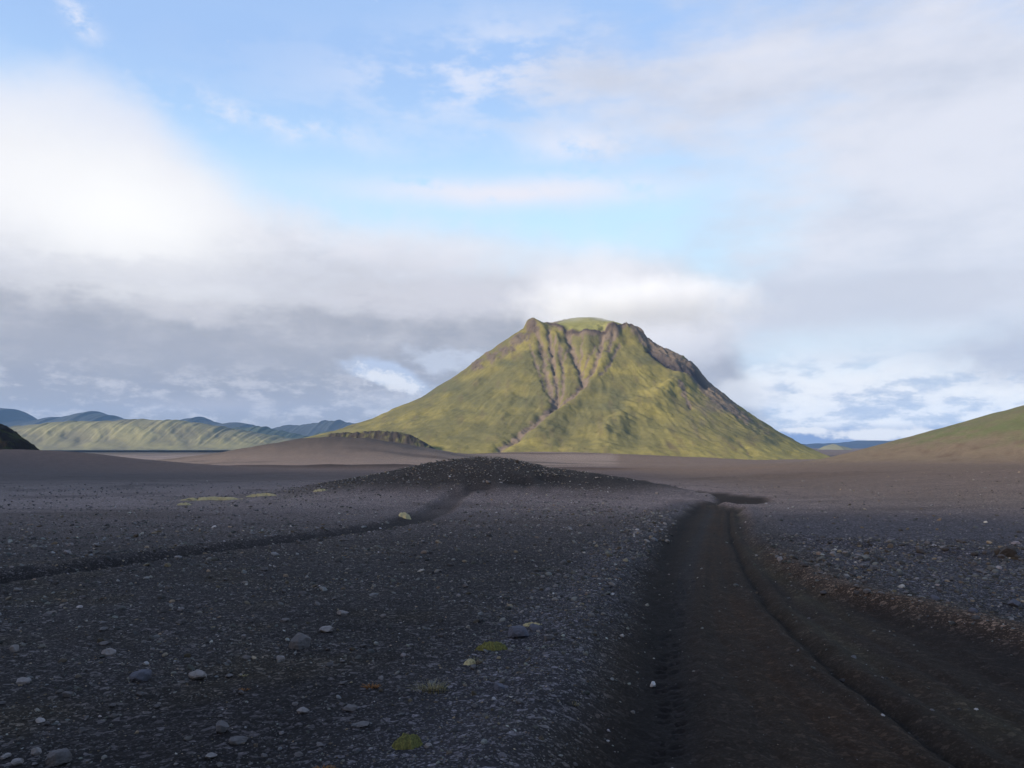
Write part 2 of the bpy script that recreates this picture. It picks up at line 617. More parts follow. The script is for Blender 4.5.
def scale_col(c, f):
    """colour * scalar"""
    n = E.nt.nodes.new('ShaderNodeVectorMath')
    n.operation = 'SCALE'
    E.nt.links.new(c.k, n.inputs[0])
    if isinstance(f, E):
        E.nt.links.new(f.k, n.inputs['Scale'])
    else:
        n.inputs['Scale'].default_value = f
    return E(n.outputs[0])


def add_bump(b, h, strength, dist):
    n = E.nt.nodes.new('ShaderNodeBump')
    n.inputs['Strength'].default_value = strength
    n.inputs['Distance'].default_value = dist
    E.nt.links.new(h.k, n.inputs['Height'])
    E.nt.links.new(n.outputs[0], b.inputs['Normal'])


def voro(vec, scale, feature='F1', out='Distance', rand=1.0):
    n = E.nt.nodes.new('ShaderNodeTexVoronoi')
    n.feature = feature
    E.nt.links.new(vec.k, n.inputs['Vector'])
    n.inputs['Scale'].default_value = scale
    n.inputs['Randomness'].default_value = rand
    return E(n.outputs[out])


def obj_coord():
    n = E.nt.nodes.new('ShaderNodeTexCoord')
    return E(n.outputs['Object'])


def ground_material():
    m, b = new_mat('volcanic_ground')
    P = obj_coord()
    col = attr('tone')
    g = attr('grit', 'Fac')                      # how stony the surface is
    v1 = voro(P, 22)
    v1c = sep(voro(P, 22, out='Color'))[0]
    v2 = voro(P, 60)
    v2c = sep(voro(P, 60, out='Color'))[1]
    v3c = sep(voro(P, 110, out='Color'))[2]
    n1 = noise(P, 3.0, 6, 0.65)
    n2 = noise(P, 0.35, 5, 0.6)
    pale = smooth(v1c, 0.86, 1.0) * 1.5 + smooth(v2c, 0.72, 1.0) * 1.3 + smooth(v3c, 0.9, 1.0) * 0.15
    f = (n1 * 0.7 + 0.65) * (n2 * 0.6 + 0.7) * (pale * g * 1.9 + 0.72)
    c = scale_col(col, f)
    E.nt.links.new(c.k, b.inputs['Base Color'])
    b.inputs['Roughness'].default_value = 0.85
    b.inputs['Specular IOR Level'].default_value = 0.05
    h = (1.0 - v1) * 0.6 * (g + 0.1) + (1.0 - v2) * 0.3 * (g * 0.8 + 0.2) + noise(P, 90, 4, 0.7) * 0.35 + noise(P, 12, 5, 0.65) * 0.8
    add_bump(b, h, 0.9, 0.02)
    return m


def land_material(name, bscale, bdist, strength=0.8, detail=0.35):
    m, b = new_mat(name)
    P = obj_coord()
    col = attr('tone')
    n1 = noise(P, bscale, 8, 0.68)
    n2 = noise(P, bscale * 0.17, 6, 0.6)
    f = (n1 - 0.5) * detail * 2 + (n2 - 0.5) * detail * 1.4 + 1.0
    E.nt.links.new(scale_col(col, f).k, b.inputs['Base Color'])
    b.inputs['Roughness'].default_value = 0.95
    b.inputs['Specular IOR Level'].default_value = 0.1
    add_bump(b, n1, strength, bdist)
    return m


M_ground = ground_material()
M_mount = land_material('grass_and_scree', 0.11, 2.5, 0.6, 0.26)
M_far = land_material('far_slopes', 0.012, 12.0, 0.35, 0.22)
M_knoll = land_material('dark_rock', 0.5, 1.2, 0.9, 0.4)

# ------------------------------------------------------------------ the ground sheet
az = R(1) * np.concatenate([np.linspace(-180, -44, 60)[:-1], np.linspace(-44, 44, 900), np.linspace(44, 180, 60)[1:-1]])
rows_near = np.concatenate([np.geomspace(0.25, 3.2, 10)[:-1]])
# rows equally spaced in angle below the horizon up to 75 m, then logarithmic to the far edge
rr = 1326.0 / np.arange(1326 / 3.2, 1326 / 110.0, -1.15)
rows_far = np.geomspace(rr[-1] * 1.01, 12400, 260)
rad = np.concatenate([rows_near, rr, rows_far])
A, RR = np.meshgrid(az, rad)
GX, GY = (RR * np.sin(A)).ravel(), (RR * np.cos(A)).ravel()
gm = masks(GX, GY)
GZ = ground_z(GX, GY, gm)


def mixa(a, b, t):
    return a * (1 - t[:, None]) + b * t[:, None]


def ground_colour(x, y, m):
    n = len(x)
    r = np.hypot(x, y)
    sand = np.array([0.0200, 0.0200, 0.0225])
    dark = np.array([0.0130, 0.0128, 0.0150])
    brown = np.array([0.034, 0.026, 0.021])
    mauve = np.array([0.165, 0.152, 0.142])
    c = np.tile(sand, (n, 1))
    a = fbm(x / 3.5, y / 3.5, 4, 51)
    b = fbm(x / 12, y / 5, 4, 52)
    c = mixa(c, dark, sst(a, -0.05, 0.5) * 0.6 * (1 - sst(r, 20, 60)))
    c = mixa(c, np.array([0.026, 0.023, 0.016]), sst(fbm(x / 2.0, y / 2.0, 4, 53), 0.0, 0.5) * 0.5 * (1 - sst(r, 12, 30)))
    # mid plain: smooth blue grey ash; darker near sand paints in the shade between stones
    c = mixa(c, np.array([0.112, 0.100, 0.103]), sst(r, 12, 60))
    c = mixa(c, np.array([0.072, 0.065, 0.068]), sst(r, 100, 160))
    c = mixa(c, np.array([0.036, 0.031, 0.029]), sst(b, 0.0, 0.45) * 0.55 * sst(r, 12, 30) * (1 - sst(r, 200, 300)))
    # stony mound and terraces are darker
    mo = sst(mound_h(x, y) + 0.15 * fbm(x, y, 3, 62), 0.02, 1.1)
    c = mixa(c, np.array([0.0160, 0.0150, 0.0145]), mo * 0.95)
    c = mixa(c, np.array([0.019, 0.017, 0.017]), np.clip(bump(x, y, 44, 126, 17, 10, 5, 3) + bump(x, y, 20, 330, 60, 18, 4, 2.6)
                                                  + bump(x, y, -75, 396, 85, 20, -6, 2.6), 0, 1) * 0.85)
    # moss-yellow strip with stones around it
    c = mixa(c, np.array([0.040, 0.036, 0.018]), bump(x, y, *at(240, 500), 5.5, 4.5) * 0.6 * sst(fbm(x * 1.2, y * 1.2, 3, 54), -0.2, 0.4))
    # far sunlit flats
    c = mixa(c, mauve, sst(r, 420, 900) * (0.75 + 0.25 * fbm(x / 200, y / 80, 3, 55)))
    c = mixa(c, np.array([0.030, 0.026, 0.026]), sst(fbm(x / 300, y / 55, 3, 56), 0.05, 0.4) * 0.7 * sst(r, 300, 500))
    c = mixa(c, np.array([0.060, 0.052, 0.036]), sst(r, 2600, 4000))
    c = mixa(c, np.array([0.031, 0.032, 0.034]), bump(x, y, -230, 950, 230, 170) * 0.95)
    c = mixa(c, np.array([0.13, 0.095, 0.065]), bump(x, y, 120, 330, 70, 26, 12) * 0.7)  # sunlit strip at the slope's foot, its light painted in as tan
    # brown slope on the right, green higher up
    h = hill_h(x, y)
    c = mixa(c, np.array([0.090, 0.077, 0.068]), sst(x - 0.12 * y, 4, 22) * sst(y, 24, 45) * 0.85)
    hs = sst(h + 1.5 * fbm(x / 20, y / 20, 3, 57), 0.8, 6)
    c = mixa(c, np.array([0.096, 0.088, 0.070]), hs)
    st = fbm(x / 60 + y / 90, y / 9 - x / 30, 4, 58)
    gr = sst(h + 9 * st, 10, 24) * 0.95
    c = mixa(c, np.array([0.066, 0.092, 0.044]), gr * (0.45 + 0.5 * sst(st, -0.3, 0.4)))
    c = mixa(c, np.array([0.050, 0.034, 0.028]), sst(fbm(x / 40, y / 7, 3, 59), 0.15, 0.5) * 0.5 * hs * (1 - gr))
    c = c * (1 + hs * (0.16 * fbm(x / 7, y / 16, 4, 65) + 0.10 * fbm(x / 28, y / 28, 3, 66)))[:, None]
    # gravel banks beside the road: paler blue grey
    gb = np.exp(-((x - m['bl'] + 0.55) / 0.7) ** 2) * m['near'] * m['front']
    c = mixa(c, np.array([0.034, 0.035, 0.043]), gb * 0.8)
    gr2 = sst(x - m['br'], 0.6, 1.4) * (1 - sst(x - m['br'], 7, 14)) * sst(y, 6, 9) * (1 - sst(y, 26, 40))
    c = mixa(c, np.array([0.036, 0.037, 0.046]), gr2 * 0.8)
    rb = np.exp(-((x - m['br'] - 0.1) / 0.5) ** 2) * (1 - sst(y, 14, 20)) * m['front']
    c = mixa(c, np.array([0.046, 0.034, 0.026]), rb * 0.85)
    # road
    rd = m['road']
    t = x - m['xl']
    rc = np.tile(np.array([0.0235, 0.0190, 0.0160]), (n, 1))
    s2 = fbm(x * 2.2, y * 0.5, 4, 64)
    rc = mixa(rc, np.array([0.027, 0.0205, 0.0155]), sst(s2, -0.1, 0.5) * 0.8)
    s1 = fbm(x * 1.4, y * 0.35, 4, 60)
    rc = mixa(rc, np.array([0.0230, 0.0235, 0.0260]), np.exp(-(t / 0.2) ** 2) * 0.8)
    rc = mixa(rc, np.array([0.0095, 0.0088, 0.0095]), np.exp(-((x - m['bl'] - 0.62) / 0.36) ** 2) * 0.92)
    rc = mixa(rc, np.array([0.0085, 0.0080, 0.0080]), np.exp(-((x - m['xr']) / 0.06) ** 2) * 0.6)
    rc = mixa(rc, np.array([0.046, 0.044, 0.030]), np.exp(-((x - m['xr'] - 0.55) / 0.35) ** 2) * 0.6 * sst(s1, -0.4, 0.3))
    rc = mixa(rc, np.array([0.032, 0.021, 0.014]), np.exp(-((x - m['xr'] + 0.5) / 0.35) ** 2) * 0.8 * sst(s1, -0.3, 0.4))
    rc = mixa(rc, np.array([0.0150, 0.0125, 0.0120]), sst(x - m['xr'], 0.9, 1.5) * 0.6)
    c = mixa(c, rc, rd * m['near'])
    c = mixa(c, np.array([0.017, 0.0135, 0.011]), m['bend'] * 0.95)
    # side track
    c = mixa(c, np.array([0.0105, 0.0100, 0.0110]), m['path'] * 0.85 * sst(y, 2, 6) * (1 - sst(x, 2, 8)) * (1 - 0.45 * sst(y, 30, 42)))
    # pebbly tone noise
    c = c * (1 + 0.18 * fbm(x * 5, y * 5, 3, 61) * (1 - sst(r, 20, 50)))[:, None]
    return np.clip(c * np.array([1.34, 1.09, 0.95]), 0.004, 0.4)


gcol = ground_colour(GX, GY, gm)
grit = np.clip(1.0 - 0.75 * gm['road'] - 0.4 * gm['path'], 0, 1) * (1 - 0.6 * sst(np.hypot(GX, GY), 30, 120))
GV = np.stack([GX, GY, GZ], 1)
GF = grid_faces(len(rad), len(az), wrap=True)
fc = GF[:, 0]
is_road = (gm['road'][fc] > 0.5) & (GY[fc] > 0.3)
is_path = (gm['path'][fc] > 0.5) & ~is_road & (GX[fc] < 7)
is_hill = (hill_h(GX, GY)[fc] > 4.0) & ~is_road & ~is_path
ex = {'grit': grit}
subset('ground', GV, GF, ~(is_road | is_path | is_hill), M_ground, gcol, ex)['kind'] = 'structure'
subset('road', GV, GF, is_road, M_ground, gcol, ex)['kind'] = 'structure'
subset('path', GV, GF, is_path, M_ground, gcol, ex)['kind'] = 'structure'
subset('hillside', GV, GF, is_hill, M_ground, gcol, ex)['kind'] = 'structure'

# ------------------------------------------------------------------ table mountain
PXM = 2000.0 / F


def prof(pts, cx=590):
    return np.array([(abs(p - cx) * PXM, (HOR - q) * PXM + 1.7) for p, q in pts])


P_left = np.vstack([[(0, 332), (110, 316), (132, 322)], prof([(533, 318.5), (527, 320), (523, 328), (505, 340), (490, 351), (475, 361), (455, 377), (420, 399),
                    (390, 412.5), (370, 421), (340, 431), (300, 441), (250, 452), (190, 463)]), [(1400, -70)]])
P_right = np.vstack([[(0, 332), (90, 316)], prof([(636, 327), (641, 330), (647, 339), (657, 347), (681, 357), (689, 367), (700, 378), (712, 391), (735, 409),
                    (760, 428), (790, 447), (818, 462), (850, 470)]), [(1400, -80)]])
P_front = np.array([(0, 332), (60, 303), (96, 290), (103, 287), (125, 258), (180, 212), (260, 156), (350, 99), (450, 45), (540, 7), (610, -14), (700, -36), (1400, -80)], float)
P_back = np.array([(0, 334), (80, 350), (160, 346), (200, 300), (300, 210), (450, 100), (700, 0), (1400, -80)], float)
CX, CY = 78 * PXM, 2000.0


def poly_px(px, py, pts):
    return dist_poly(px, py, np.array(pts, float))[0]


def mountain():
    xs = np.arange(-880, 860, 3.0)
    ys = np.concatenate([np.arange(1240, 2140, 2.8), np.arange(2140, 2900, 12)])
    X, Y = np.meshgrid(xs, ys)
    X, Y = X.ravel(), Y.ravel()
    wx = X + fbm(X / 60, Y / 60, 3, 71) * 9
    wy = Y + fbm(X / 60, Y / 60, 3, 72) * 9
    dxx, dyy = wx - CX, wy - CY
    rr_ = np.hypot(dxx, dyy) + 1e-6
    c2 = (dxx / rr_) ** 2
    lat = np.where(dxx < 0, np.interp(rr_, P_left[:, 0], P_left[:, 1]), np.interp(rr_, P_right[:, 0], P_right[:, 1]))
    fr = np.where(dyy < 0, np.interp(rr_, P_front[:, 0], P_front[:, 1]), np.interp(rr_, P_back[:, 0], P_back[:, 1]))
    k = c2 ** 1.3
    Z = lat * k + fr * (1 - k)
    front = sst(-(Y - CY), -60, 60)
    # picture coordinates of the front face, used to lay out ridges and gullies on it
    px = 512 + F * X / Y + fbm(X / 20, Y / 20, 3, 70) * 2.6
    py = HOR - F * (Z - 1.7) / Y
    rim = sst(rr_, 85, 105)

    def carve(pts, w, d, side=1.0):
        nonlocal Z
        dd = poly_px(px, py, pts)
        vary = 1 + 0.55 * fbm(X / 26, Y / 26, 2, 69)
        Z = Z - d * (0.75 if d > 0 else 1.0) * vary * np.exp(-(dd / (w * (0.6 + 0.4 * vary))) ** 2) * front * side
        return np.exp(-(dd / w) ** 2) * front

    rock = np.zeros_like(Z)
    rock = np.maximum(rock, carve([(536, 324), (541, 345), (546, 372), (553, 402)], 3.2, 11) * 0.8)
    rock = np.maximum(rock, carve([(549, 330), (552, 350), (555, 375), (558, 393), (554, 407)], 2.8, 13))
    rock = np.maximum(rock, carve([(559, 345), (564, 370), (563, 392), (555, 405)], 2.3, 9) * 0.8)
    rock = np.maximum(rock, carve([(567, 329), (573, 350), (580, 370), (583, 384), (574, 396), (556, 408)], 3.0, 15))
    rock = np.maximum(rock, carve([(604, 328), (601, 350), (593, 372), (583, 388)], 3.2, 11))
    rock = np.maximum(rock, carve([(615, 334), (609, 352)], 2.6, 9) * 0.9)
    rock = np.maximum(rock, carve([(558, 402), (538, 420), (516, 437), (500, 448)], 4.2, 14) * 0.9)
    carve([(520, 338), (500, 362), (478, 390), (462, 405)], 5, 5)
    carve([(440, 395), (425, 415)], 5, 3)
    carve([(650, 398), (630, 415), (640, 440)], 10, 7)
    carve([(585, 400), (570, 425), (560, 446)], 9, 6)
    rock = np.maximum(rock, carve([(650, 349), (668, 362), (690, 375), (706, 385)], 3.4, 20) * 1.0)
    rock = np.maximum(rock, carve([(681, 388), (690, 406)], 3, 5) * 0.9)
    rock = np.maximum(rock, carve([(735, 438), (752, 456)], 3, 4) * 0.4)
    carve([(760, 432), (790, 452)], 4, 3)
    for q_ in ([(541, 338), (546, 352), (551, 362)], [(572, 342), (566, 352), (563, 362)], [(596, 345), (588, 360), (583, 372)], [(584, 336), (582, 352), (580, 366)],
               [(530, 345), (538, 368), (546, 388)], [(620, 345), (612, 362), (600, 378)], [(556, 336), (554, 346), (552, 358)]):
        rock = np.maximum(rock, carve(q_, 1.9, 6) * 0.7)
    # ridges
    carve([(614, 330), (606, 360), (590, 388), (566, 408), (535, 436)], 7, -9)
    carve([(692, 376), (668, 392), (634, 412), (605, 434)], 11, -15)
    carve([(540, 326), (530, 350), (515, 380), (500, 420)], 7, -4)
    carve([(556, 332), (560, 352)], 2.2, -5)
    carve([(586, 330), (588, 360)], 5, -5)
    # crags along rims and upper flanks
    cr = fbm(X / 22, Y / 22, 5, 73, 0.6, True)
    cr2 = fbm(X / 9, Y / 9, 4, 74, 0.6, True)
    rimz = np.exp(-((rr_ - 106) / 11) ** 2)
    spire = bump(px, py, 532, 326, 7, 9, 0, 3) * front
    lflank = np.exp(-(poly_px(px, py, [(476, 366), (492, 356), (508, 347), (524, 336)]) / 7.5) ** 4) * front * (0.60 + 0.8 * fbm(X / 26, Z / 26, 4, 67))
    rflank = np.exp(-(poly_px(px, py, [(640, 330), (660, 350), (688, 368), (712, 392), (740, 414), (765, 434)]) / 9) ** 2)
    butt = bump(px, py, 609, 332, 13, 13, 0, 3) * front
    rk = np.clip(np.maximum.reduce([rimz * 0.9, spire, lflank, rflank * (1 - 0.6 * sst(px, 715, 760)), butt, rock]), 0, 1)
    Z = Z + rk * (cr * 8 + cr2 * 4.5 - 3.0)
    Z = Z + fbm(X / 45, Y / 45, 4, 75) * 4.0 * sst(rr_, 110, 220) + fbm(X / 14, Y / 14, 3, 76) * 0.8
    ang = np.arctan2(dyy, dxx)
    rill = fbm(ang * 26 + fbm(X / 70, Y / 70, 2, 86) * 0.8, rr_ / 240, 4, 87, 0.6, True)
    Z = Z - np.clip(rill, 0, 1) * 2.0 * sst(rr_, 110, 180) * (1 - sst(rr_, 420, 620))
    # spire at the left end of the rim, blocky cap at the right end
    Z = Z + 2.5 * bump(X, Y, CX - 55 * PXM, 1985, 22, 26)
    Z = Z + 9 * bump(X, Y, CX + 35 * PXM, 1930, 24, 16, 0, 5) + 6 * bump(X, Y, CX + 18 * PXM, 1915, 16, 14, 0, 4)
    Z = Z - 9 * bump(X, Y, CX - 12 * PXM, 1905, 45, 16) * 0.6
    # colour
    up = sst(py, 440, 330)
    g1 = np.array([0.098, 0.090, 0.042])
    g2 = np.array([0.180, 0.152, 0.050])
    g3 = np.array([0.066, 0.068, 0.040])
    col = np.tile(g1, (len(X), 1))
    na = fbm(X / 120, Z / 70 + Y / 200, 4, 77)
    nb = fbm(X / 18, Z / 40, 4, 78)
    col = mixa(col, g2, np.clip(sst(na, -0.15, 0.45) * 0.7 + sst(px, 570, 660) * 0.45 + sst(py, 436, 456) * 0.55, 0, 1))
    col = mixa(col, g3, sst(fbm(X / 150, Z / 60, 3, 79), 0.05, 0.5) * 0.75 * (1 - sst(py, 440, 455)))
    col = mixa(col, g3, np.clip(bump(px, py, 470, 395, 40, 22, -20) + 0.6 * bump(px, py, 600, 405, 40, 12, 0) + bump(px, py, 640, 438, 30, 12), 0, 1) * 0.4)  # soft cloud and valley shade painted in as darker grass
    col = mixa(col, np.array([0.090, 0.070, 0.045]), sst(nb, 0.12, 0.5) * 0.45)
    col = col * (1 + 0.15 * fbm(ang * 45, rr_ / 110, 4, 88) - 0.10 * sst(rill, 0.35, 0.85))[:, None]
    rcol = mixa(np.tile(np.array([0.062, 0.050, 0.046]), (len(X), 1)), np.array([0.125, 0.095, 0.080]), sst(cr + 0.5 * cr2, -0.2, 0.8))
    rcol = mixa(rcol, np.array([0.045, 0.038, 0.038]), lflank * 0.6)
    col = mixa(col, rcol, sst(rk + 0.5 * fbm(X / 14, Z / 14, 4, 80), 0.34, 0.7) * 0.9)
    rec_shade = np.exp(-(poly_px(px, py, [(650, 349), (668, 361), (690, 373), (704, 384)]) / 3.6) ** 2) * front
    col = mixa(col, np.array([0.030, 0.027, 0.034]), rec_shade * 0.9)  # dark tone painted in for the shade of the crest recess
    scr = bump(px, py, 715, 408, 34, 20, -40) * sst(fbm(X / 25, Z / 25, 4, 81), -0.25, 0.3)
    col = mixa(col, np.array([0.115, 0.092, 0.070]), scr * 0.75)
    col = mixa(col, np.array([0.036, 0.028, 0.030]), np.clip(np.maximum(np.exp(-((rr_ - 104) / 6.0) ** 2), spire * 0.8) * front, 0, 1) * 0.85)
    col = mixa(col, np.array([0.17, 0.165, 0.065]), (1 - sst(rr_, 86, 98)) * 0.9)
    red = np.clip(bump(px, py, 735, 448, 30, 7, -25) + bump(px, py, 560, 450, 24, 5) + bump(px, py, 672, 446, 20, 6), 0, 1)
    col = mixa(col, np.array([0.075, 0.050, 0.040]), red * 0.6 * sst(nb, -0.2, 0.3))
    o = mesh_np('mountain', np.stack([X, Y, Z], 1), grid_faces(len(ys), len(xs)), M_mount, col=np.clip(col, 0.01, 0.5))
    o['kind'] = 'structure'
    return o


mountain()


# ------------------------------------------------------------------ ranges in the distance
def hill_range(name, sky_pts, D, depth, base_row, col_a, col_b, seed, rough=0.1, nscale=None, cols=260, rows=70, back=1.0, jag=2.4):
    """hills whose skyline, seen from the road, runs through sky_pts; real length, depth and height"""
    pts = np.array(sky_pts, float)
    px = np.linspace(pts[0, 0], pts[-1, 0], cols)
    v = np.linspace(0, 1, rows)
    PX, Vv = np.meshgrid(px, v)
    yy = D - depth + Vv * depth * (1 + back)
    u = (PX - 512) / F
    X = u * D + 0 * yy
    Y = yy
    sk = np.interp(px, pts[:, 0], pts[:, 1]) + jag * fbm(px / 7.0, px * 0 + seed + 0.37, 4, seed + 3, 0.7)
    top = (HOR - np.broadcast_to(sk, PX.shape)) / F * D + CAM_Z
    basez = (HOR - base_row) / F * D
    s = np.where(yy < D, sst((yy - D + depth) / depth, 0, 1.0), 1 - 0.9 * sst((yy - D) / (depth * back), 0, 1))
    ns = nscale or depth * 0.35
    U = X / Y * D
    gul = fbm(U / ns * 1.1 + 0.9 * fbm(U / ns, Y / ns, 3, seed + 8), Y / ns / 2.5, 5, seed, 0.6, True) * 0.55 + 0.7 * fbm(U / ns / 2.2, Y / ns / 1.5, 4, seed + 9)
    h = (top - basez)
    Z = basez - 0.03 * abs(D) * 0.02 + h * s * (1 + rough * (gul - 0.35) * np.where(yy < D, 1.4 * (1.02 - s) * sst(s, 0, 0.15) * 2.0, 0.05))
    Z = Z + fbm(X / ns * 3, Y / ns * 3, 3, seed + 5) * h * rough * 0.05
    k = sst(gul, -0.1, 0.6)
    c = np.array(col_a)[None, :] * (1 - k.ravel()[:, None]) + np.array(col_b)[None, :] * k.ravel()[:, None]
    o = mesh_np(name, np.stack([X.ravel(), Y.ravel(), Z.ravel()], 1), grid_faces(rows, cols), M_far, col=c)
    o['kind'] = 'structure'
    return o


hill_range('hills', [(-60, 434), (0, 430), (20, 426), (60, 422), (100, 420.5), (140, 419), (180, 420), (215, 425), (250, 431), (290, 438), (330, 446), (360, 452)],
           4300, 520, 449, (0.105, 0.098, 0.068), (0.165, 0.152, 0.082), 91, 0.16, 150, 420, 90)
hill_range('mountains', [(-120, 420), (-60, 404), (0, 408), (12, 409), (20, 416), (27, 419), (34, 421), (48, 419), (58, 417), (68, 418), (80, 414), (95, 411.5), (101, 413.5),
                         (112, 415), (116, 419), (150, 421), (185, 421), (190, 418), (200, 417), (208, 419), (216, 423), (235, 422), (250, 424), (262, 428), (275, 429),
                         (290, 425), (310, 424), (325, 421), (340, 420), (352, 423), (365, 424), (372, 428), (400, 436), (440, 446)],
           8800, 1500, 449, (0.030, 0.036, 0.046), (0.036, 0.042, 0.046), 95, 0.12, 500, 460, 60)
hill_range('hills', [(215, 436), (235, 427), (262, 426), (285, 431), (310, 436), (330, 430), (345, 432), (380, 444)],
           6200, 700, 449, (0.030, 0.042, 0.038), (0.050, 0.062, 0.042), 97, 0.12, 240, 200, 50)
hill_range('mountains', [(730, 452), (760, 450), (785, 447), (800, 444), (830, 443), (870, 440), (900, 441), (960, 436), (1060, 430), (1160, 440)],
           9500, 1500, 452, (0.020, 0.032, 0.060), (0.028, 0.040, 0.065), 99, 0.2, 600, 260, 50)
hill_range('hills', [(780, 462), (800, 457), (815, 451), (825, 446), (832, 444), (842, 446), (855, 452), (880, 455), (930, 459), (1000, 462)],
           5200, 420, 463, (0.075, 0.080, 0.060), (0.130, 0.125, 0.080), 101, 0.3, 150, 200, 60)


# ------------------------------------------------------------------ unseen ridge, added behind the photographer to shade the near plain
def shade_ridge():
    crest = np.array([(-720, 210, 10), (-650, 90, 150), (-560, -40, 188), (-470, -140, 192), (-370, -220, 167), (-270, -300, 157), (-120, -400, 155),
                      (30, -510, 140), (180, -620, 60), (300, -700, 10)], float)
    n, w = 150, 60
    t = np.linspace(0, len(crest) - 1, n)
    C_ = np.stack([np.interp(t, np.arange(len(crest)), crest[:, i]) for i in range(3)], 1)
    tang = np.gradient(C_[:, :2], axis=0)
    nor = np.stack([tang[:, 1], -tang[:, 0]], 1) / np.linalg.norm(tang, axis=1)[:, None]
    s = np.linspace(-1, 1, w)
    S, I = np.meshgrid(s, np.arange(n))
    H = C_[I, 2]
    hw = np.maximum(H * 1.3, 40)
    X = C_[I, 0] - nor[I, 0] * S * hw
    Y = C_[I, 1] - nor[I, 1] * S * hw
    Z = H * (1 - sst(np.abs(S), 0, 1) * 1.1) * (1 + 0.10 * fbm(X / 90, Y / 90, 4, 111)) + fbm(X / 30, Y / 30, 4, 112) * 4 - 3
    k = sst(fbm(X / 60, Y / 60, 4, 113), -0.2, 0.4).ravel()[:, None]
    col = np.array([0.05, 0.042, 0.035]) * (1 - k) + np.array([0.06, 0.065, 0.03]) * k
    o = mesh_np('hills', np.stack([X.ravel(), Y.ravel(), Z.ravel()], 1), grid_faces(n, w), M_knoll, col=col)  # added out of view for its shadow, unlike the visible hills
    o['kind'] = 'structure'


shade_ridge()


# ------------------------------------------------------------------ dark rocky knoll at the left edge
def knoll():
    D0 = 400.0
    pts = np.array([(-150, 440), (-100, 415), (-50, 408), (-22, 418), (0, 426), (5, 429), (10, 434), (17, 439), (22, 442), (27, 449), (36, 456)], float)
    px = np.linspace(-150, 40, 160)
    yy = np.linspace(D0 - 30, D0 + 30, 90)
    PX, Y = np.meshgrid(px, yy)
    X = (PX - 512) / F * D0
    top = (HOR - np.interp(PX, pts[:, 0], pts[:, 1])) / F * D0 + CAM_Z
    base = -15.0
    s = 1 - np.abs((Y - D0) / 30) ** 2.2
    Z = base + (top - base) * s + fbm(X / 5, Y / 5, 5, 121, 0.6, True) * 1.3 * sst(s, 0, 0.3)
    k = sst(fbm(X / 6, Y / 6 + Z / 4, 4, 122), -0.05, 0.4).ravel()[:, None]
    col = np.array([0.022, 0.018, 0.017]) * (1 - k) + np.array([0.040, 0.042, 0.018]) * k
    o = mesh_np('rocky_knoll', np.stack([X.ravel(), Y.ravel(), Z.ravel()], 1), grid_faces(90, 160), M_knoll, col=col)
    o['kind'] = 'structure'


knoll()


# dark lava bluff at the left foot of the mountain
def bluff():
    D0 = 1450.0
    pts = np.array([(300, 446), (318, 440), (332, 434), (352, 433), (380, 431.5), (400, 433), (412, 436), (430, 446), (445, 456)], float)
    px = np.linspace(300, 445, 220)
    yy = np.linspace(D0 - 45, D0 + 120, 70)
    PX, Y = np.meshgrid(px, yy)
    X = (PX - 512) / F * D0
    top = (HOR - np.interp(PX, pts[:, 0], pts[:, 1])) / F * D0 + CAM_Z
    base = -22.0
    s = np.where(Y < D0, sst((Y - D0 + 45) / 45, 0, 1), 1 - sst((Y - D0) / 120, 0, 1))
    g = fbm(X / 16, Y / 26, 5, 131, 0.6, True)
    Z = base + (top - base) * s * (1 + 0.3 * (g - 0.4) * (1.2 - s)) + g * 1.2
    k = sst(fbm(X / 14, Z / 9, 4, 132), 0.0, 0.4).ravel()[:, None] * 0.8
    col = np.array([0.034, 0.028, 0.026]) * (1 - k) + np.array([0.085, 0.080, 0.035]) * k
    o = mesh_np('lava_bluff', np.stack([X.ravel(), Y.ravel(), Z.ravel()], 1), grid_faces(70, 220), M_mount, col=col)
    o['kind'] = 'structure'


bluff()


# ------------------------------------------------------------------ stones
def stone_material(name, spec=0.12):
    m, b = new_mat(name)
    P = obj_coord()
    col = attr('tone')
    n1 = noise(P, 45, 5, 0.7)
    n2 = noise(P, 9, 4, 0.6)
    E.nt.links.new(scale_col(col, n1 * 0.8 + n2 * 0.7 + 0.25).k, b.inputs['Base Color'])
    b.inputs['Roughness'].default_value = 0.8
    b.inputs['Specular IOR Level'].default_value = spec
    add_bump(b, n1, 0.5, 0.01)
    return m


M_stone = stone_material('weathered_stone')


def icosphere(sub):
    t = (1 + 5 ** 0.5) / 2
    V = [(-1, t, 0), (1, t, 0), (-1, -t, 0), (1, -t, 0), (0, -1, t), (0, 1, t), (0, -1, -t), (0, 1, -t), (t, 0, -1), (t, 0, 1), (-t, 0, -1), (-t, 0, 1)]
    Fx = [(0, 11, 5), (0, 5, 1), (0, 1, 7), (0, 7, 10), (0, 10, 11), (1, 5, 9), (5, 11, 4), (11, 10, 2), (10, 7, 6), (7, 1, 8), (3, 9, 4), (3, 4, 2), (3, 2, 6),
          (3, 6, 8), (3, 8, 9), (4, 9, 5), (2, 4, 11), (6, 2, 10), (8, 6, 7), (9, 8, 1)]
    V = [np.array(v, float) / np.linalg.norm(v) for v in V]
    for _ in range(sub):
        cache, nf = {}, []

        def mid(a, b):
            k = (min(a, b), max(a, b))
            if k not in cache:
                p = V[a] + V[b]
                V.append(p / np.linalg.norm(p))
                cache[k] = len(V) - 1
            return cache[k]
        for a, b, c in Fx:
            ab, bc, ca = mid(a, b), mid(b, c), mid(c, a)
            nf += [(a, ab, ca), (b, bc, ab), (c, ca, bc), (ab, bc, ca)]
        Fx = nf
    return np.array(V), np.array(Fx)


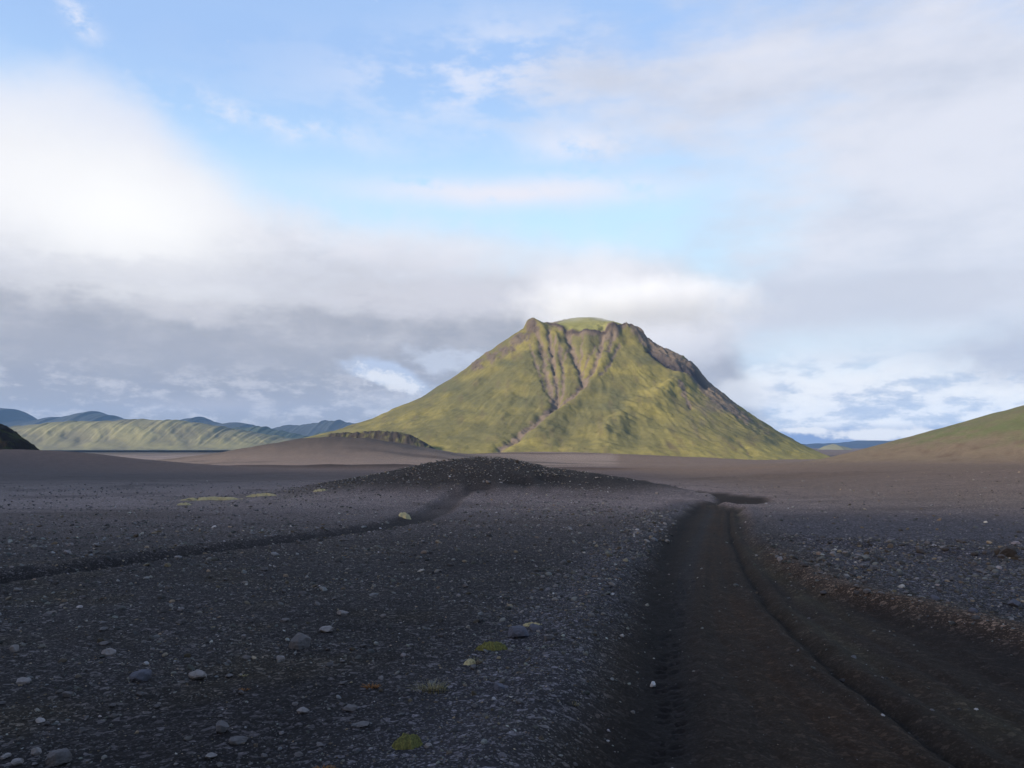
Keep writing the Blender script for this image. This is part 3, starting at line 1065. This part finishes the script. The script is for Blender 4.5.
def stone_shape(sub, rg, flat=0.6, facets=5, rough=0.10):
    """a sphere cut by random planes and dented: an angular worn stone of radius about 1"""
    V, Fx = icosphere(sub)
    V = V.copy()
    for _ in range(facets):
        n = rg.normal(size=3)
        n /= np.linalg.norm(n)
        d = rg.uniform(0.55, 0.85)
        s = V @ n - d
        V = V - np.outer(np.clip(s, 0, None), n) * 0.9
    V = V * (1 + rough * rg.normal(size=(len(V), 1)))
    V = V * np.array([rg.uniform(0.8, 1.25), rg.uniform(0.7, 1.0), flat * rg.uniform(0.8, 1.2)])
    return V, Fx


def density(x, y, m):
    d = 0.55 + 0.9 * sst(fbm(x / 2.3, y / 2.3, 3, 141), -0.2, 0.5)
    gb = np.exp(-((x - m['bl'] + 0.55) / 0.75) ** 2) * m['near'] * m['front']
    d = d + 1.8 * gb
    d = d + 1.6 * sst(x - m['br'], 0.3, 1.2) * (1 - sst(x - m['br'], 9, 16)) * (1 - sst(y, 25, 38))
    mo = np.clip(bump(x, y, MOUND[0], MOUND[1], 9, 9) + bump(x, y, -9, 59, 10, 7), 0, 1)
    d = d + 1.0 * mo
    d = d * (1 - 0.93 * m['road']) * (1 - 0.8 * m['path'])
    d = d * (1 - 0.75 * sst(hill_h(x, y), 1, 8))
    d = d * (1 - 0.92 * sst(y - 0.3 * (12 - x), 18.5, 21) * sst(x, 5, 8) * (1 - mo))
    d = d * (1 - 0.75 * sst(y, 22, 36) * (1 - mo) * sst(-x, -4, 4))
    return d


def gravel():
    shapes = [stone_shape(0, rng, 0.62, 3, 0.12) for _ in range(12)]
    big = [stone_shape(1, rng, 0.6, 6, 0.05) for _ in range(10)]
    # candidates: uniform in azimuth and in log distance, size follows a power law above about a pixel
    N = 200000
    a = R(1) * rng.uniform(-38, 38, N)
    d = np.exp(rng.uniform(np.log(3.4), np.log(150), N))
    rmin = 0.00085 * d
    u = rng.uniform(0, 1, N)
    size = rmin * (1 - u * (1 - 1 / 7.0 ** 2.6)) ** (-1 / 2.6)
    x, y = d * np.sin(a), d * np.cos(a)
    m = masks(x, y)
    keep = rng.uniform(0, 2.6, N) < density(x, y, m) * (0.55 + 0.45 * sst(d, 4, 9))
    keep &= size < 0.11
    x, y, size = x[keep], y[keep], size[keep]
    z = ground_z(x, y)
    n = len(x)
    px = size / d[keep] * F
    base = (0.030 + 0.11 * rng.uniform(0, 1, n) ** 2.2) * (1 + 0.35 * sst(np.hypot(x, y), 12, 40)) * np.where(rng.uniform(size=n) < 0.07, 2.0, 1.0)
    tint = np.stack([base * rng.uniform(1.12, 1.30, n), base * rng.uniform(1.02, 1.10, n), base * rng.uniform(0.90, 1.06, n)], 1)
    warm = rng.uniform(size=n) < 0.16
    tint[warm] *= np.array([1.15, 0.95, 0.72])
    Vs, Fs, Cs = [], [], []
    off = 0
    cls = np.where(px > 2.6, 1, 0)
    for c, lib in ((0, shapes), (1, big)):
        idx = np.nonzero(cls == c)[0]
        pick = rng.integers(0, len(lib), len(idx))
        for k, (SV, SF) in enumerate(lib):
            ii = idx[pick == k]
            if not len(ii):
                continue
            th = rng.uniform(0, 2 * math.pi, len(ii))
            ct, st = np.cos(th), np.sin(th)
            tilt = rng.normal(0, 0.25, len(ii))
            vx = SV[None, :, 0] * ct[:, None] - SV[None, :, 1] * st[:, None]
            vy = SV[None, :, 0] * st[:, None] + SV[None, :, 1] * ct[:, None]
            vz = SV[None, :, 2] + vx * tilt[:, None]
            s = size[ii][:, None]
            P = np.stack([x[ii][:, None] + vx * s, y[ii][:, None] + vy * s, z[ii][:, None] + vz * s + 0.10 * s], -1)
            nv = SV.shape[0]
            Vs.append(P.reshape(-1, 3))
            Fs.append((SF[None] + (np.arange(len(ii)) * nv)[:, None, None]).reshape(-1, 3) + off)
            Cs.append(np.repeat(tint[ii], nv, 0))
            off += nv * len(ii)
    o = mesh_np('gravel', np.vstack(Vs), np.vstack(Fs), M_stone, col=np.vstack(Cs), smoothed=False)
    tag(o, 'small loose grey gravel covering the black sand plain', 'gravel', None, 'stuff')
    print('gravel stones', n)


gravel()

# stones big enough to tell apart:  px, py, width px, height/width, turn, tone, label
T_PALE, T_GREY, T_BLUE, T_DARK, T_TAN = (0.150, 0.143, 0.148), (0.085, 0.082, 0.088), (0.070, 0.074, 0.096), (0.045, 0.040, 0.038), (0.12, 0.10, 0.075)
ROCKS = [
    (299, 648, 24, .62, 10, T_GREY, 'largest rounded grey stone on the gravel, with a dark notch in its right end'),
    (109, 655, 15, .5, 0, T_PALE, 'pale domed stone with a flat slab lying just behind it'),
    (105, 645, 12, .28, 0, T_GREY, 'thin flat slab just behind the pale domed stone'),
    (141, 680, 22, .5, 20, T_BLUE, 'broad dull blue stone half sunk in the gravel, left of a small bright one'),
    (198, 678, 17, .5, -10, T_PALE, 'bright blue-white stone lying alone right of the broad dull blue one'),
    (15, 652, 10, .8, 30, T_PALE, 'small pale upright stone near the left picture edge, highest of three there'),
    (24, 684, 14, .5, 35, T_PALE, 'pale sloping stone near the left edge, below the small upright one'),
    (69, 696, 12, .45, 50, T_GREY, 'slim grey stone leaning to the right, between the left edge and the dull blue stone'),
    (281, 661, 9, .6, 0, T_PALE, 'small bright three-cornered stone below and behind of the largest rounded stone'),
    (247, 659, 8, .5, 20, T_GREY, 'small grey chip left of the largest rounded stone'),
    (326, 632, 14, .4, 0, T_PALE, 'pale low stone right of and behind the largest rounded stone'),
    (284, 622, 11, .35, 10, T_GREY, 'flat grey sliver directly behind the largest rounded stone'),
    (343, 615, 12, .35, 5, T_PALE, 'long flat pale stone, rear one in the line behind the largest stone'),
    (221, 733, 16, .75, 60, T_GREY, 'tall egg-shaped grey stone at the bottom, standing on its end'),
    (238, 743, 18, .4, 25, T_GREY, 'long grey stone lying just right of the egg-shaped one'),
    (210, 758, 13, .4, 30, T_PALE, 'pale splinter at the bottom, in front of the egg-shaped stone'),
    (302, 713, 14, .4, 15, T_PALE, 'low whitish stone lying alone in front of the middle gravel'),
    (350, 710, 15, .35, 0, T_GREY, 'flat grey stone with pointed ends left of the green moss cushion'),
    (361, 726, 17, .2, 20, T_GREY, 'thin grey flake, nearest to the left of the green moss cushion'),
    (60, 764, 26, .6, 30, T_GREY, 'big grey block at the bottom left corner of the gravel'),
    (36, 754, 11, .6, 0, T_PALE, 'small bright round stone just left of the big corner block'),
    (17, 765, 12, .5, 30, T_PALE, 'pale stone cut by the bottom picture edge, left of the big corner block'),
    (5, 758, 11, .4, 10, T_PALE, 'pale stone cut by the left picture edge at the bottom'),
    (343, 685, 8, .5, 0, T_GREY, 'small grey stone beside the orange plant, on its left'),
    (103, 631, 9, .5, 20, T_GREY, 'small grey stone with a broken top, rearmost in the left foreground'),
    (47, 616, 9, .4, 0, T_GREY, 'small grey flat stone far left, well behind the others'),
    (299, 756, 9, .4, 20, T_GREY, 'small sliver at the bottom between egg-shaped stone and orange plant'),
    (264, 757, 7, .5, 0, T_GREY, 'tiny grey stone at the bottom, right of the pale splinter'),
    (519, 637, 22, .5, 10, T_BLUE, 'blue-grey slab on the gravel bank left of the road, largest on the bank'),
    (535, 631, 14, .5, 0, T_BLUE, 'blue-grey stone leaning behind the largest slab of the bank'),
    (548, 640, 13, .5, 30, T_GREY, 'grey stone right of the blue-grey slab on the bank'),
    (500, 690, 13, .5, 0, T_BLUE, 'bluish stone low on the bank, in front of the small moss streak'),
    (519, 704, 9, .6, 0, T_GREY, 'round grey stone lowest on the bank, near the road edge'),
    (428, 748, 8, .6, 0, T_PALE, 'small pale pebble touching the right side of the green moss cushion'),
    (653, 687, 7, .8, 40, (0.34, 0.34, 0.35), 'whitish angular stone lying in the left wheel track'),
    (622, 637, 5, .6, 0, (0.26, 0.26, 0.27), 'small whitish stone in the dark left margin of the road, middle one of three'),
    (612, 595, 5, .5, 0, (0.26, 0.26, 0.27), 'small whitish stone in the dark left margin of the road, rear one of three'),
    (608, 742, 4, .6, 0, (0.22, 0.22, 0.23), 'small whitish stone in the dark left margin of the road, front one of three'),
    (672, 770, 4, .6, 0, (0.22, 0.22, 0.23), 'tiny whitish pebble in the wheel track at the bottom edge'),
    (883, 716, 4, .6, 0, (0.26, 0.26, 0.27), 'tiny whitish pebble beside the deep right rut'),
    (1008, 557, 18, .75, 10, T_DARK, 'dark jagged boulder on the rise at the right picture edge'),
    (998, 555, 9, .9, 60, T_DARK, 'small dark rock leaning on the left side of the jagged boulder'),
    (1018, 560, 8, .7, 20, T_DARK, 'small dark rock right of the jagged boulder, at the picture edge'),
    (921, 553, 9, .5, 0, T_DARK, 'dark low rock on the lip of the rise, left of the jagged boulder'),
    (975, 556, 8, .5, 0, T_DARK, 'dark low rock on the lip, between boulder and the other low rock'),
    (860, 546, 8, .5, 0, T_DARK, 'dark low rock on the lip, farthest left of the row'),
    (833, 556, 8, .6, 30, T_PALE, 'pale upright stone left end of the pale row right of the road'),
    (846, 554, 7, .5, 0, T_PALE, 'pale stone second from the left in the row right of the road'),
    (859, 557, 9, .4, 0, T_PALE, 'flat pale stone third from the left in the row right of the road'),
    (780, 561, 8, .5, 40, T_PALE, 'pale slanting stone nearest to the right edge of the road'),
    (973, 613, 11, .5, 10, T_BLUE, 'bluish stone at the front edge of the right gravel field'),
    (1014, 606, 13, .6, 30, T_BLUE, 'big bluish stone of the right gravel field, at the picture edge'),
    (934, 600, 10, .5, 0, T_BLUE, 'bluish stone in the right gravel field above the ochre bank'),
    (868, 593, 9, .5, 20, T_GREY, 'grey stone at the left tip of the right gravel field'),
    (488, 483, 5, .6, 0, T_PALE, 'small pale stone pair member high on the dark mound, left one'),
    (500, 485, 6, .5, 0, T_PALE, 'pale stone high on the dark mound, right one of a pair'),
    (517, 463, 4, 1.0, 0, T_DARK, 'tiny dark stone standing up on the skyline of the mound'),
    (657, 494, 4, .6, 0, T_PALE, 'pale speck of a stone on the right shoulder of the mound'),
]


def rock(px, py, w, hw, turn, tone, label, group=None, rg=rng):
    x, y, z = place(px, min(py, 900))
    s = w * y / F / 2
    V, Fx = stone_shape(3 if w > 6 else 2, rg, 1.0, 15, 0.016)
    V = V / np.abs(V).max(0)
    # lumps
    V = V * (1 + 0.10 * fbm(V[:, 0] * 2.3 + px, V[:, 1] * 2.3 + V[:, 2] * 1.7 + py, 3, 151))[:, None]
    V = V * (1 + 0.05 * fbm(V[:, 0] * 6 + py, V[:, 1] * 6 + V[:, 2] * 5 + px, 3, 153))[:, None]
    V = V * np.array([s, s * 0.8, s * hw * 1.15])
    V[:, 2] += V[:, 0] * rg.uniform(-0.15, 0.15)
    th = R(turn)
    c, q = math.cos(th), math.sin(th)
    V = np.stack([V[:, 0] * c - V[:, 1] * q, V[:, 0] * q + V[:, 1] * c, V[:, 2]], 1)
    zmin = V[:, 2].min()
    V[:, 2] -= zmin
    col = np.tile(np.array(tone) * np.array([1.2, 1.04, 0.95]), (len(V), 1)) * (1 + 0.25 * fbm(V[:, 0] / s * 2 + px, V[:, 1] / s * 2, 3, 152))[:, None]
    o = mesh_np('rock', V, Fx, M_stone, col=np.clip(col, 0.01, 0.6), smoothed=False)
    o.location = (x, y, z - s * hw * 0.35)
    return tag(o, label, 'rock', group)


for q in ROCKS:
    rock(*q, group='loose rocks on the gravel plain')

LIKE = 'small grey stone like many others strewn on the gravel, none of the singled-out ones'
for i in range(90):
    if i < 60:
        px, py = rng.uniform(0, 480), 768 - 230 * rng.uniform(0, 1) ** 1.4
    else:
        px, py = rng.uniform(780, 1024), rng.uniform(540, 600)
    w = rng.uniform(5, 8.5)
    tone = np.array(T_GREY) * rng.uniform(0.6, 1.25)
    rock(px, py, w, rng.uniform(0.35, 0.6), rng.uniform(0, 180), tuple(tone), LIKE, 'alike small stones')


# ------------------------------------------------------------------ moss and grass
def plant_material(name, c1, c2):
    m, b = new_mat(name)
    P = obj_coord()
    n1 = noise(P, 60, 4, 0.7)
    E.nt.links.new(mixc(smooth(n1, 0.35, 0.65), c1, c2).k, b.inputs['Base Color'])
    b.inputs['Roughness'].default_value = 0.95
    b.inputs['Specular IOR Level'].default_value = 0.1
    add_bump(b, n1, 0.8, 0.01)
    return m


M_moss = plant_material('moss', (0.165, 0.145, 0.045), (0.070, 0.062, 0.025))
M_pale_moss = plant_material('dry_moss', (0.50, 0.40, 0.22), (0.28, 0.22, 0.12))
M_straw = plant_material('straw', (0.36, 0.29, 0.15), (0.20, 0.16, 0.08))
M_orange = plant_material('orange_leaves', (0.30, 0.13, 0.045), (0.16, 0.07, 0.03))


def moss(px, py, w, d, h, mat, label, rot=0, group='moss patches', holes=0.0):
    holes = 1.0 if mat is M_pale_moss and w > 13 else 0.0
    """a low cushion with an irregular outline and a pimply top, w/d/h in pixels of its distance"""
    x, y, z = place(px, py)
    k = y / F
    n, mth = 26, 64
    q = np.linspace(0, 1, n)
    th = np.linspace(0, 2 * math.pi, mth, endpoint=False)
    Q, T = np.meshgrid(q, th, indexing='ij')
    edge_ = 1 + 0.75 * fbm(np.cos(T) * 1.9 + px, np.sin(T) * 1.9 + py, 5, 161, 0.7)
    X = Q * np.cos(T) * edge_ * w * k / 2
    Y = Q * np.sin(T) * edge_ * d
    c, s = math.cos(R(rot)), math.sin(R(rot))
    X, Y = X * c - Y * s, X * s + Y * c
    gz = ground_z((X + x).ravel(), (Y + y).ravel()).reshape(X.shape) - z
    nn = fbm(X / (w * k) * 7 + px, Y / max(d, .01) * 2.2 + py, 5, 162, 0.65)
    H = h * k * ((1 - Q ** 3) * (1 + 0.6 * nn) + holes * np.minimum(nn - 0.05, 0) * 7 - 0.25 * Q ** 6)
    H = np.maximum(H, -0.6 * h * k)
    V = np.stack([X.ravel(), Y.ravel(), (gz + H).ravel()], 1)
    o = mesh_np('moss_cushion', V, grid_faces(n, mth, True), mat)
    o.location = (x, y, z)
    return tag(o, label, 'moss', group)


moss(407, 747, 27, 0.075, 11, M_moss, 'bright green round moss cushion at the bottom, left of the road')
moss(492, 650, 30, 0.06, 7, M_moss, 'long green moss streak beside the blue-grey slab on the bank')
moss(531, 626, 20, 0.05, 3, M_pale_moss, 'short yellowish moss streak behind the blue-grey slab')
moss(470, 664, 12, 0.05, 4, M_pale_moss, 'small yellowish moss patch between green streak and dry grass')
moss(210, 500, 56, 0.35, 2.6, M_pale_moss, 'pale yellow moss strip left of the mound, left one of two', 2)
moss(262, 496, 30, 0.3, 2.4, M_pale_moss, 'pale yellow moss strip left of the mound, right one of two', 3)
moss(320, 491, 14, 0.4, 1.8, M_pale_moss, 'small pale moss dash at the left foot of the mound')
moss(405, 518, 12, 0.3, 4.5, M_pale_moss, 'yellow moss knob on the edge of the side track')
moss(184, 505, 14, 0.25, 2.0, M_pale_moss, 'tiny dull moss patch left of the pale yellow strips')


def tuft(name, px, py, w, h, n, mat, label, cat, spread=1.0, blade=1.0):
    """grass blades, each a bent tapered ribbon with real width, in one mesh"""
    x, y, z = place(px, py)
    k = y / F
    V, Fx = [], []
    for i in range(n):
        a = random.uniform(0, 2 * math.pi)
        rr_ = random.random() ** 0.6 * w * k / 2
        bx, by = rr_ * math.cos(a), rr_ * math.sin(a) * 0.5
        lean = random.uniform(0.3, 1.3) * spread
        la = a + random.uniform(-0.8, 0.8)
        L = h * k * random.uniform(0.5, 1.1)
        wd = 0.0016 * blade * random.uniform(0.7, 1.4)
        sx, sy = -math.sin(la) * wd, math.cos(la) * wd
        b0 = len(V)
        for j in range(5):
            t = j / 4
            hx = bx + math.cos(la) * lean * L * t * t
            hy = by + math.sin(la) * lean * L * t * t
            hz = L * t * (1 - 0.35 * lean * t) - 0.005
            f = 1 - 0.85 * t
            V += [(hx - sx * f, hy - sy * f, hz), (hx, hy, hz + wd * f * 0.7), (hx + sx * f, hy + sy * f, hz)]
        for j in range(4):
            p = b0 + j * 3
            Fx += [(p, p + 1, p + 4, p + 3), (p + 1, p + 2, p + 5, p + 4), (p + 2, p, p + 3, p + 5)]
    o = mesh_np(name, np.array(V), np.array(Fx), mat)
    o.location = (x, y, z)
    return tag(o, label, cat, 'plants on the gravel')


tuft('grass_tuft', 431, 692, 30, 13, 150, M_straw, 'dry straw-coloured grass tuft left of the road bank', 'grass tuft')
tuft('grass_tuft', 476, 664, 8, 9, 40, M_straw, 'little dry grass tuft beside the yellowish moss patch', 'grass tuft')
tuft('grass_tuft', 575, 706, 8, 6, 24, M_straw, 'wisp of dry grass near the dark road margin', 'grass tuft')
tuft('ground_plant', 371, 688, 14, 5, 60, M_orange, 'small orange-leaved plant on the gravel left of the dry grass', 'plant', 1.3, 2.6)
tuft('ground_plant', 322, 770, 16, 6, 60, M_orange, 'orange-leaved plant cut by the bottom picture edge', 'plant', 1.3, 2.6)
tuft('ground_plant', 245, 690, 8, 3, 24, M_orange, 'tiny rusty plant between the bright and the low whitish stones', 'plant', 1.3, 2.4)
tuft('ground_plant', 243, 676, 6, 3, 20, M_straw, 'tiny straw-coloured plant right of the bright blue-white stone', 'plant', 1.3, 2.4)


# ------------------------------------------------------------------ air
def box(name, lo, hi, mat):
    V = np.array([(x, y, z) for x in (lo[0], hi[0]) for y in (lo[1], hi[1]) for z in (lo[2], hi[2])], float)
    Fx = np.array([(0, 1, 3, 2), (4, 6, 7, 5), (0, 4, 5, 1), (2, 3, 7, 6), (0, 2, 6, 4), (1, 5, 7, 3)])
    return mesh_np(name, V, Fx, mat, smoothed=False)


def vol_mat(name, dens, color, aniso=0.2):
    m = bpy.data.materials.new(name)
    m.use_nodes = True
    t = m.node_tree
    t.nodes.clear()
    v = t.nodes.new('ShaderNodeVolumePrincipled')
    v.inputs['Color'].default_value = (*color, 1)
    v.inputs['Density'].default_value = dens
    v.inputs['Anisotropy'].default_value = aniso
    o = t.nodes.new('ShaderNodeOutputMaterial')
    t.links.new(v.outputs[0], o.inputs['Volume'])
    return m, t, v


M_haze, _, _ = vol_mat('haze_air', 2.3e-5, (0.32, 0.57, 1.0), 0.0)
hz = box('haze', (-12500, -12500, -90), (12500, 12500, 620), M_haze)
tag(hz, 'faint blue haze in the air over the whole plain', 'haze', None, 'stuff')


def cap_cloud():
    # real cloud lying over the back of the summit; a soft ball of mist filling this box
    c, r = (335.0, 2025.0, 374.0), (410.0, 190.0, 84.0)
    m, t, v = vol_mat('mist', 0.0, (0.97, 0.97, 0.98), 0.0)
    E.nt = t
    n = t.nodes.new('ShaderNodeTexCoord')
    P = E(n.outputs['Object'])
    x, y, z = sep(P)
    q = E.m('SQRT', (x / r[0]) * (x / r[0]) + (y / r[1]) * (y / r[1]) + (z / r[2]) * (z / r[2]))
    nz = noise(P, 0.011, 5, 0.6)
    d = smooth(1.0 - q + (nz - 0.5) * 1.3, 0.0, 1.0) * 0.0105
    t.links.new(d.k, v.inputs['Density'])
    m.cycles.homogeneous_volume = False
    o = box('summit_cloud', tuple(-a for a in r), r, m)
    o.location = c
    tag(o, 'soft white cloud resting on the back of the flat summit', 'cloud', None, 'stuff')


cap_cloud()
